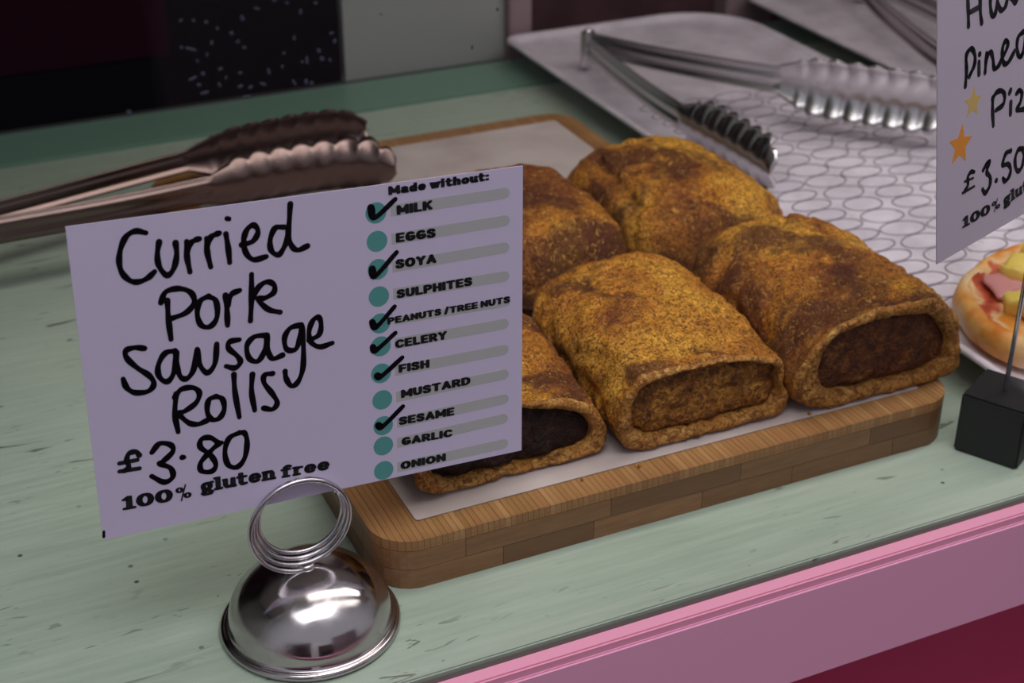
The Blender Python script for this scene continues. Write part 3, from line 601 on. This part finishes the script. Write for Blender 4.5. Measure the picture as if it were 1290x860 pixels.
c2 = Card(C2, 'white pizza price card with orange star, held on the rod at right', M['card2'])
for st_ in W2: c2.stroke('pen_stroke', st_, 2.1, M['ink'])
for st_ in W2p: c2.stroke('printed_stroke', st_, 1.8 if len(st_) > 3 else 1.2, M['print'])
for tx, l, r, cap in T2: c2.text('printed_text', tx, l, r, cap, M['print'], 0.14, True)
def star(c, r, rot): return [(c[0]+(r if k % 2 == 0 else r*0.45)*math.sin(rot+PI*k/5), c[1]+(r if k % 2 == 0 else r*0.45)*math.cos(rot+PI*k/5)) for k in range(10)]
c2.obj('orange_star', star(ST[0], 7.4, 0.15), M['orange'], 0.06); c2.obj('yellow_star', star(ST[1], 5.6, 0.1), M['yellow'], 0.06)

# ------------------------------------------------------------------ dome card holder
hx, hy = 0.1110, 0.4097
hd = empty('card_holder', (hx, hy, 0), 'round polished steel dome card holder with a coiled wire ring, left of the board', 'card holder')
def lathe(name, prof, mat, parent, n=72):
    vs, fs = [], []
    for r, z in prof:
        for k in range(n): a = 2*PI*k/n; vs.append((r*math.cos(a), r*math.sin(a), z))
    for i in range(len(prof)-1):
        for k in range(n): fs.append((i*n+k, i*n+(k+1) % n, (i+1)*n+(k+1) % n, (i+1)*n+k))
    fs.append(tuple(range(n-1, -1, -1))); fs.append(tuple((len(prof)-1)*n+k for k in range(n)))
    o = mesh(name, vs, fs, mat, parent, True); return o
prof = [(0.0285, 0.0), (0.0305, 0.0002), (0.0315, 0.0012), (0.0315, 0.0023), (0.0306, 0.0032), (0.0300, 0.0032), (0.0294, 0.0030), (0.0289, 0.0034), (0.0286, 0.0044)]
prof += [(0.0284*math.cos(a)**0.92, 0.0050+0.0206*math.sin(a)) for a in [PI/2*k/22 for k in range(0, 22)]] + [(0.0008, 0.0257)]
lathe('dome_base', prof, M['polished'], hd)
lathe('ring_socket', [(0.0030, 0.0248), (0.0032, 0.0262), (0.0022, 0.0268), (0.0005, 0.0268)], M['polished'], hd, 24)
path = []
for k in range(int(3.72*44)+1):
    q = k/44; a = -PI/2 - 2*PI*q; rr_ = 0.0180 - 0.0010*q
    yy = -0.0021 + 0.0021*q
    path.append((hx - 0.0012 + 0.0005*q + rr_*math.cos(a), hy + yy, 0.0434 + rr_*math.sin(a)))
tube('wire_ring', path, 0.00088, M['wire'], hd, 10)

# ------------------------------------------------------------------ black block with rod
u = Vector((0.0131, -0.0236)).normalized(); w_ = Vector((-u.y, u.x))
bs = empty('block_stand', (0.4080, 0.4035, 0), 'small black cube stand with a thin steel rod at the right edge', 'card stand')
K = Vector((0.3887, 0.4052)); S_ = 0.0270
corner = [K, K+u*S_, K+u*S_+w_*S_, K+w_*S_]
cc = sum(corner, Vector((0, 0)))/4; bs.location = (cc.x, cc.y, 0)
bm = bmesh.new(); bmesh.ops.create_cube(bm, size=S_)
bmesh.ops.bevel(bm, geom=bm.edges[:], offset=0.0009, segments=2, affect='EDGES')
me = bpy.data.meshes.new('block'); bm.to_mesh(me); bm.free(); me.materials.append(M['block'])
o = bpy.data.objects.new('block', me); C.objects.link(o); o.parent = bs; o.location = (0, 0, S_/2); o.rotation_euler = (0, 0, math.atan2(u.y, u.x))
RODX, RODY = cc.x-0.0005, cc.y
tube('rod', [(RODX, RODY, S_-0.001), (RODX, RODY, 0.123)], 0.00105, M['wire'], bs, 10)

# ------------------------------------------------------------------ trays
def tray(label, x0, x1, y0, y1, rad, rings=True, z=0.0):
    ctr = Vector(((x0+x1)/2, (y0+y1)/2, z)); t = empty('metal_tray', ctr, label, 'tray')
    prof = [(0.0345, 0.0), (0.031, 0.0006), (0.014, 0.0135), (0.0035, 0.0165), (0.0006, 0.0180), (0.0, 0.0192), (0.0006, 0.0203), (0.0022, 0.0207), (0.0040, 0.0201), (0.0060, 0.0182), (0.0085, 0.0172), (0.013, 0.0168)]
    vs, fs = [], []; N = None
    for ins, zz in prof:
        pl = rrect(x0+ins, x1-ins, y0+ins, y1-ins, [max(0.002, r-ins) for r in rad], 10); N = len(pl)
        vs += [Vector((x, y, zz+z))-ctr for x, y in pl]
    for i in range(len(prof)-1):
        for k in range(N): fs.append((i*N+k, i*N+(k+1) % N, (i+1)*N+(k+1) % N, (i+1)*N+k))
    fs.append(tuple(range(N-1, -1, -1))); fs.append(tuple((len(prof)-1)*N+k for k in range(N)))
    mesh('tray_pan', vs, fs, M['tray'], t, True)
    if rings:
        vs, fs = [], []; nn = 30
        col = 0; cx = x0+0.0345
        while cx < x1-0.02:
            pitch = (0.0137, 0.0170, 0.0150)[col % 3]; cy = y0+0.02+(0.006 if col % 2 else 0)
            while cy < min(y1-0.03, 0.775):
                rx, ry = 0.0122+rnd.uniform(-0.0006, 0.0004), pitch*0.47
                path = [(cx+rx*math.cos(2*PI*k/nn)*(1+0.05*math.cos(4*PI*k/nn+cy*90)), cy+ry*math.sin(2*PI*k/nn), z+0.0169) for k in range(nn)]
                v_, f_ = tube_data(path, 0.00045, 4, True); b = len(vs)
                vs += [q-ctr for q in v_]; fs += [tuple(b+i for i in f) for f in f_]
                cy += pitch
            cx += 0.0260; col += 1
        o = mesh('embossed_rings', vs, fs, M['tray_line'], t, True); o['kind'] = 'stuff'
    return t
tray('large pale metal tray with embossed rings carrying the pizza and the open tongs', 0.4215, 0.6020, 0.300, 0.9330, (0.055, 0.012, 0.03, 0.03))
tray('second pale metal tray in the top right corner behind the pizza price card', 0.6280, 0.9300, 0.36, 0.9560, (0.05, 0.02, 0.03, 0.03), False)

# ------------------------------------------------------------------ tongs
def arm(name, pts, w_arm, w_head, head_len, zc, side, parent, mat, lift_end=0.0, scal=0.0022, roll_=0.0, cup=0.007):
    """a pressed steel arm: U channel that widens to a scalloped cup; pts in plan, zc centre height"""
    P = catmull([(p[0], p[1], zc+(p[2] if len(p) > 2 else 0)) for p in pts], 26)
    Ls = [0]
    for i in range(1, len(P)): Ls.append(Ls[-1]+(P[i]-P[i-1]).length)
    T = Ls[-1]; nc = 15; vs, fs = [], []; n = len(P)
    for i, p in enumerate(P):
        d = (P[min(i+1, n-1)]-P[max(i-1, 0)]).normalized(); s = Vector((-d.y, d.x, 0)).normalized()*side; up = Vector((0, 0, 1))
        up = (up*math.cos(roll_)+s*math.sin(roll_)).normalized(); s = d.cross(up).normalized()*(1 if d.cross(up).dot(s) > 0 else -1)
        h = max(0, (Ls[i]-(T-head_len))/head_len)
        if h <= 0: wd = w_arm*(0.85+0.15*Ls[i]/(T-head_len)); dp = 0.0028
        else:
            g = math.sin(min(1, h*3.2)*PI/2); wd = w_arm+(w_head-w_arm)*g; dp = 0.0028+(cup-0.0028)*g
            if h > 0.8: e = math.sqrt(max(0.0, 1-((h-0.8)/0.2)**2)); wd *= max(0.25, e); dp *= max(0.35, e)
        for k in range(nc):
            f = 2*k/(nc-1)-1
            edge = abs(f)**3; edge2 = abs(f)**1.5
            off = dp*(abs(f)**2.2 if h > 0 else (1 if abs(f) > 0.8 else abs(f)**6))
            if h <= 0 and abs(f) < 0.25: off += 0.0009          # pressed rib
            ww = wd/2
            if h > 0.12:
                sc = (abs(math.sin(Ls[i]*PI/0.0115))**0.7-0.5)*1.5; ww += scal*edge*sc; off += scal*1.2*edge2*sc
            vs.append(p + up*(f*ww) + s*off)
    for i in range(n-1):
        for k in range(nc-1): fs.append((i*nc+k, i*nc+k+1, (i+1)*nc+k+1, (i+1)*nc+k))
    L = Vector(parent.location)
    o = mesh(name, [v-L for v in vs], fs, mat, parent, True)
    md = o.modifiers.new('thickness', 'SOLIDIFY'); md.thickness = 0.0009; md.offset = 0
    return o
def hinge(x, y, z, h, ang, parent, mat):
    bm = bmesh.new(); bmesh.ops.create_cone(bm, cap_ends=True, segments=20, radius1=0.0042, radius2=0.0042, depth=h)
    for v in bm.verts: v.co.x *= 1.25
    bmesh.ops.bevel(bm, geom=[e for e in bm.edges if abs(e.verts[0].co.z-e.verts[1].co.z) < 1e-6], offset=0.0008, segments=2, affect='EDGES')
    me = bpy.data.meshes.new('hinge'); bm.to_mesh(me); bm.free(); me.materials.append(mat)
    o = bpy.data.objects.new('hinge', me); C.objects.link(o); o.location = (x, y, z); o.rotation_euler = (0, 0, ang); put(o, parent)
    tube('hinge_pin', [(x, y, z-h/2-0.0015), (x, y, z+h/2+0.0015)], 0.0018, mat, parent, 10)
TF = 0.0175
ta = empty('serving_tongs', (0.4465, 0.850, TF), 'open steel tongs lying on the ringed tray, scalloped heads toward the rolls', 'tongs')
arm('tong_arm', [(0.4445, 0.8480), (0.4395, 0.80), (0.4355, 0.75), (0.4350, 0.71), (0.4370, 0.67), (0.4375, 0.622)], 0.0165, 0.0300, 0.092, TF+0.0155, 1, ta, M['steel'])
arm('tong_arm', [(0.4490, 0.8480, 0.004), (0.4620, 0.80, 0.008), (0.4810, 0.7560, 0.011), (0.5080, 0.7150, 0.012), (0.5400, 0.6760, 0.012), (0.5720, 0.6380, 0.012)], 0.0165, 0.0350, 0.105, TF+0.0160, -1, ta, M['steel'])
hinge(0.4467, 0.8515, TF+0.0150, 0.023, 0.3, ta, M['steel'])
t = NT('steel_reflection_tinted', 0.30, 1.0, srgb(116, 98, 94)); M['steel2'] = t.m  # dark reddish reflections on these tongs are put into the steel colour
tb = empty('serving_tongs', (0.02, 0.72, 0.0), 'steel tongs lying across the back left corner of the bamboo board, handles out of frame', 'tongs')
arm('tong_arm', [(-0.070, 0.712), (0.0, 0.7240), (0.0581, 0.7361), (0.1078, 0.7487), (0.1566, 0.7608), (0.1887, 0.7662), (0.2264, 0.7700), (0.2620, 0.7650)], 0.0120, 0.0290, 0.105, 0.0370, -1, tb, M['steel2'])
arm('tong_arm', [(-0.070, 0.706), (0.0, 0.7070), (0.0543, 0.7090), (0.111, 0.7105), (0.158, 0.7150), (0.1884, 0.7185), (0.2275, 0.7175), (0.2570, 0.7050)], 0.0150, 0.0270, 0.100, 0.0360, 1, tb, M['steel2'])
hinge(-0.073, 0.709, 0.0365, 0.018, 0, tb, M['steel2'])
tc_ = empty('serving_tongs', (0.66, 0.84, TF), 'blurred steel tongs on the second tray in the top right corner', 'tongs')
arm('tong_arm', [(0.700, 0.900), (0.680, 0.85), (0.6640, 0.80), (0.650, 0.75), (0.642, 0.70), (0.640, 0.66)], 0.0160, 0.0290, 0.085, TF+0.0150, -1, tc_, M['steel'])
arm('tong_arm', [(0.706, 0.900), (0.705, 0.85), (0.7000, 0.80), (0.6900, 0.75), (0.680, 0.70), (0.672, 0.66)], 0.0160, 0.0290, 0.085, TF+0.0150, 1, tc_, M['steel'])
hinge(0.703, 0.904, TF+0.0125, 0.020, 0.0, tc_, M['steel'])

# ------------------------------------------------------------------ pizza
PX, PY, PR, PZ = 0.5060, 0.440, 0.0780, 0.0176; PQ = 0.80
pz = empty('pizza', (PX, PY, PZ), 'round ham and pineapple pizza on the ringed tray at the right edge', 'pizza')
vs, fs = [], []; n = 96
prof = [(0.0, 0.0005), (0.90, 0.0), (0.985, 0.003), (1.0, 0.008), (0.985, 0.0125), (0.95, 0.0150), (0.91, 0.0148), (0.87, 0.0120), (0.84, 0.0095), (0.6, 0.0085), (0.3, 0.0085), (0.02, 0.0085)]
for r, z in prof:
    for k in range(n):
        a = 2*PI*k/n; rr_ = PR*r*(1+0.03*noise.noise(Vector((math.cos(a)*2, math.sin(a)*2, 3)))*min(1, r*1.2))
        x, y = rr_*math.cos(a), PQ*rr_*math.sin(a); d = 0.0022*fbm(Vector((x, y, z)), 70, 3) if z > 0.002 else 0
        vs.append((x, y, z+d))
for i in range(len(prof)-1):
    for k in range(n): fs.append((i*n+k, i*n+(k+1) % n, (i+1)*n+(k+1) % n, (i+1)*n+k))
mesh('pizza_base', vs, fs, M['crust'], pz, True)
vs, fs = [], []; nr = 22
for i in range(nr+1):
    for k in range(n):
        a = 2*PI*k/n; r = PR*0.955*i/nr*(1+0.035*noise.noise(Vector((math.cos(a)*3, math.sin(a)*3, 8))))
        x, y = r*math.cos(a), PQ*r*math.sin(a)
        z = 0.0125 + (0.0022 if i > nr*0.93 else 0) + 0.003*fbm(Vector((x, y, 0)), 60, 3) - (0.004 if i == nr else 0)
        vs.append((x, y, z))
for i in range(nr):
    for k in range(n): fs.append((i*n+k, i*n+(k+1) % n, (i+1)*n+(k+1) % n, (i+1)*n+k))
mesh('tomato_and_cheese', vs, fs, M['topping'], pz, True)
rr3 = random.Random(11)
def chunk(name, x, y, z, sx, sy, sz, mat, rot, sd):
    bm = bmesh.new(); bmesh.ops.create_cube(bm, size=1); bmesh.ops.subdivide_edges(bm, edges=bm.edges[:], cuts=3, use_grid_fill=True)
    for v in bm.verts:
        v.co = v.co.lerp(v.co.normalized()*0.6, 0.35); v.co = Vector((v.co.x*sx, v.co.y*sy, v.co.z*sz)); v.co += v.co.normalized()*0.0015*noise.noise(v.co*160+Vector((sd, 0, 0)))
        v.co.z += 0.25*sz*math.sin(v.co.x*400+sd)
    me = bpy.data.meshes.new(name); bm.to_mesh(me); bm.free(); me.materials.append(mat); me.polygons.foreach_set('use_smooth', [True]*len(me.polygons))
    o = bpy.data.objects.new(name, me); C.objects.link(o); o.parent = pz; o.location = (x, y, z); o.rotation_euler = (0, 0, rot)
for i in range(20):
    a = rr3.uniform(0, 2*PI); r = PR*0.75*math.sqrt(rr3.random())
    chunk('ham_piece', r*math.cos(a), PQ*r*math.sin(a), 0.0150, 0.022, 0.016, 0.0028, M['ham'], rr3.uniform(0, 3), i)
for x, y in ((-0.030, 0.034), (-0.010, 0.042), (-0.045, -0.018), (0.01, -0.03), (0.035, 0.04), (-0.025, -0.05), (-0.010, 0.012), (-0.052, 0.004), (0.004, 0.052)):
    chunk('pineapple_chunk', x, y, 0.0165, 0.017, 0.012, 0.009, M['pineapple'], x*90, x*300)
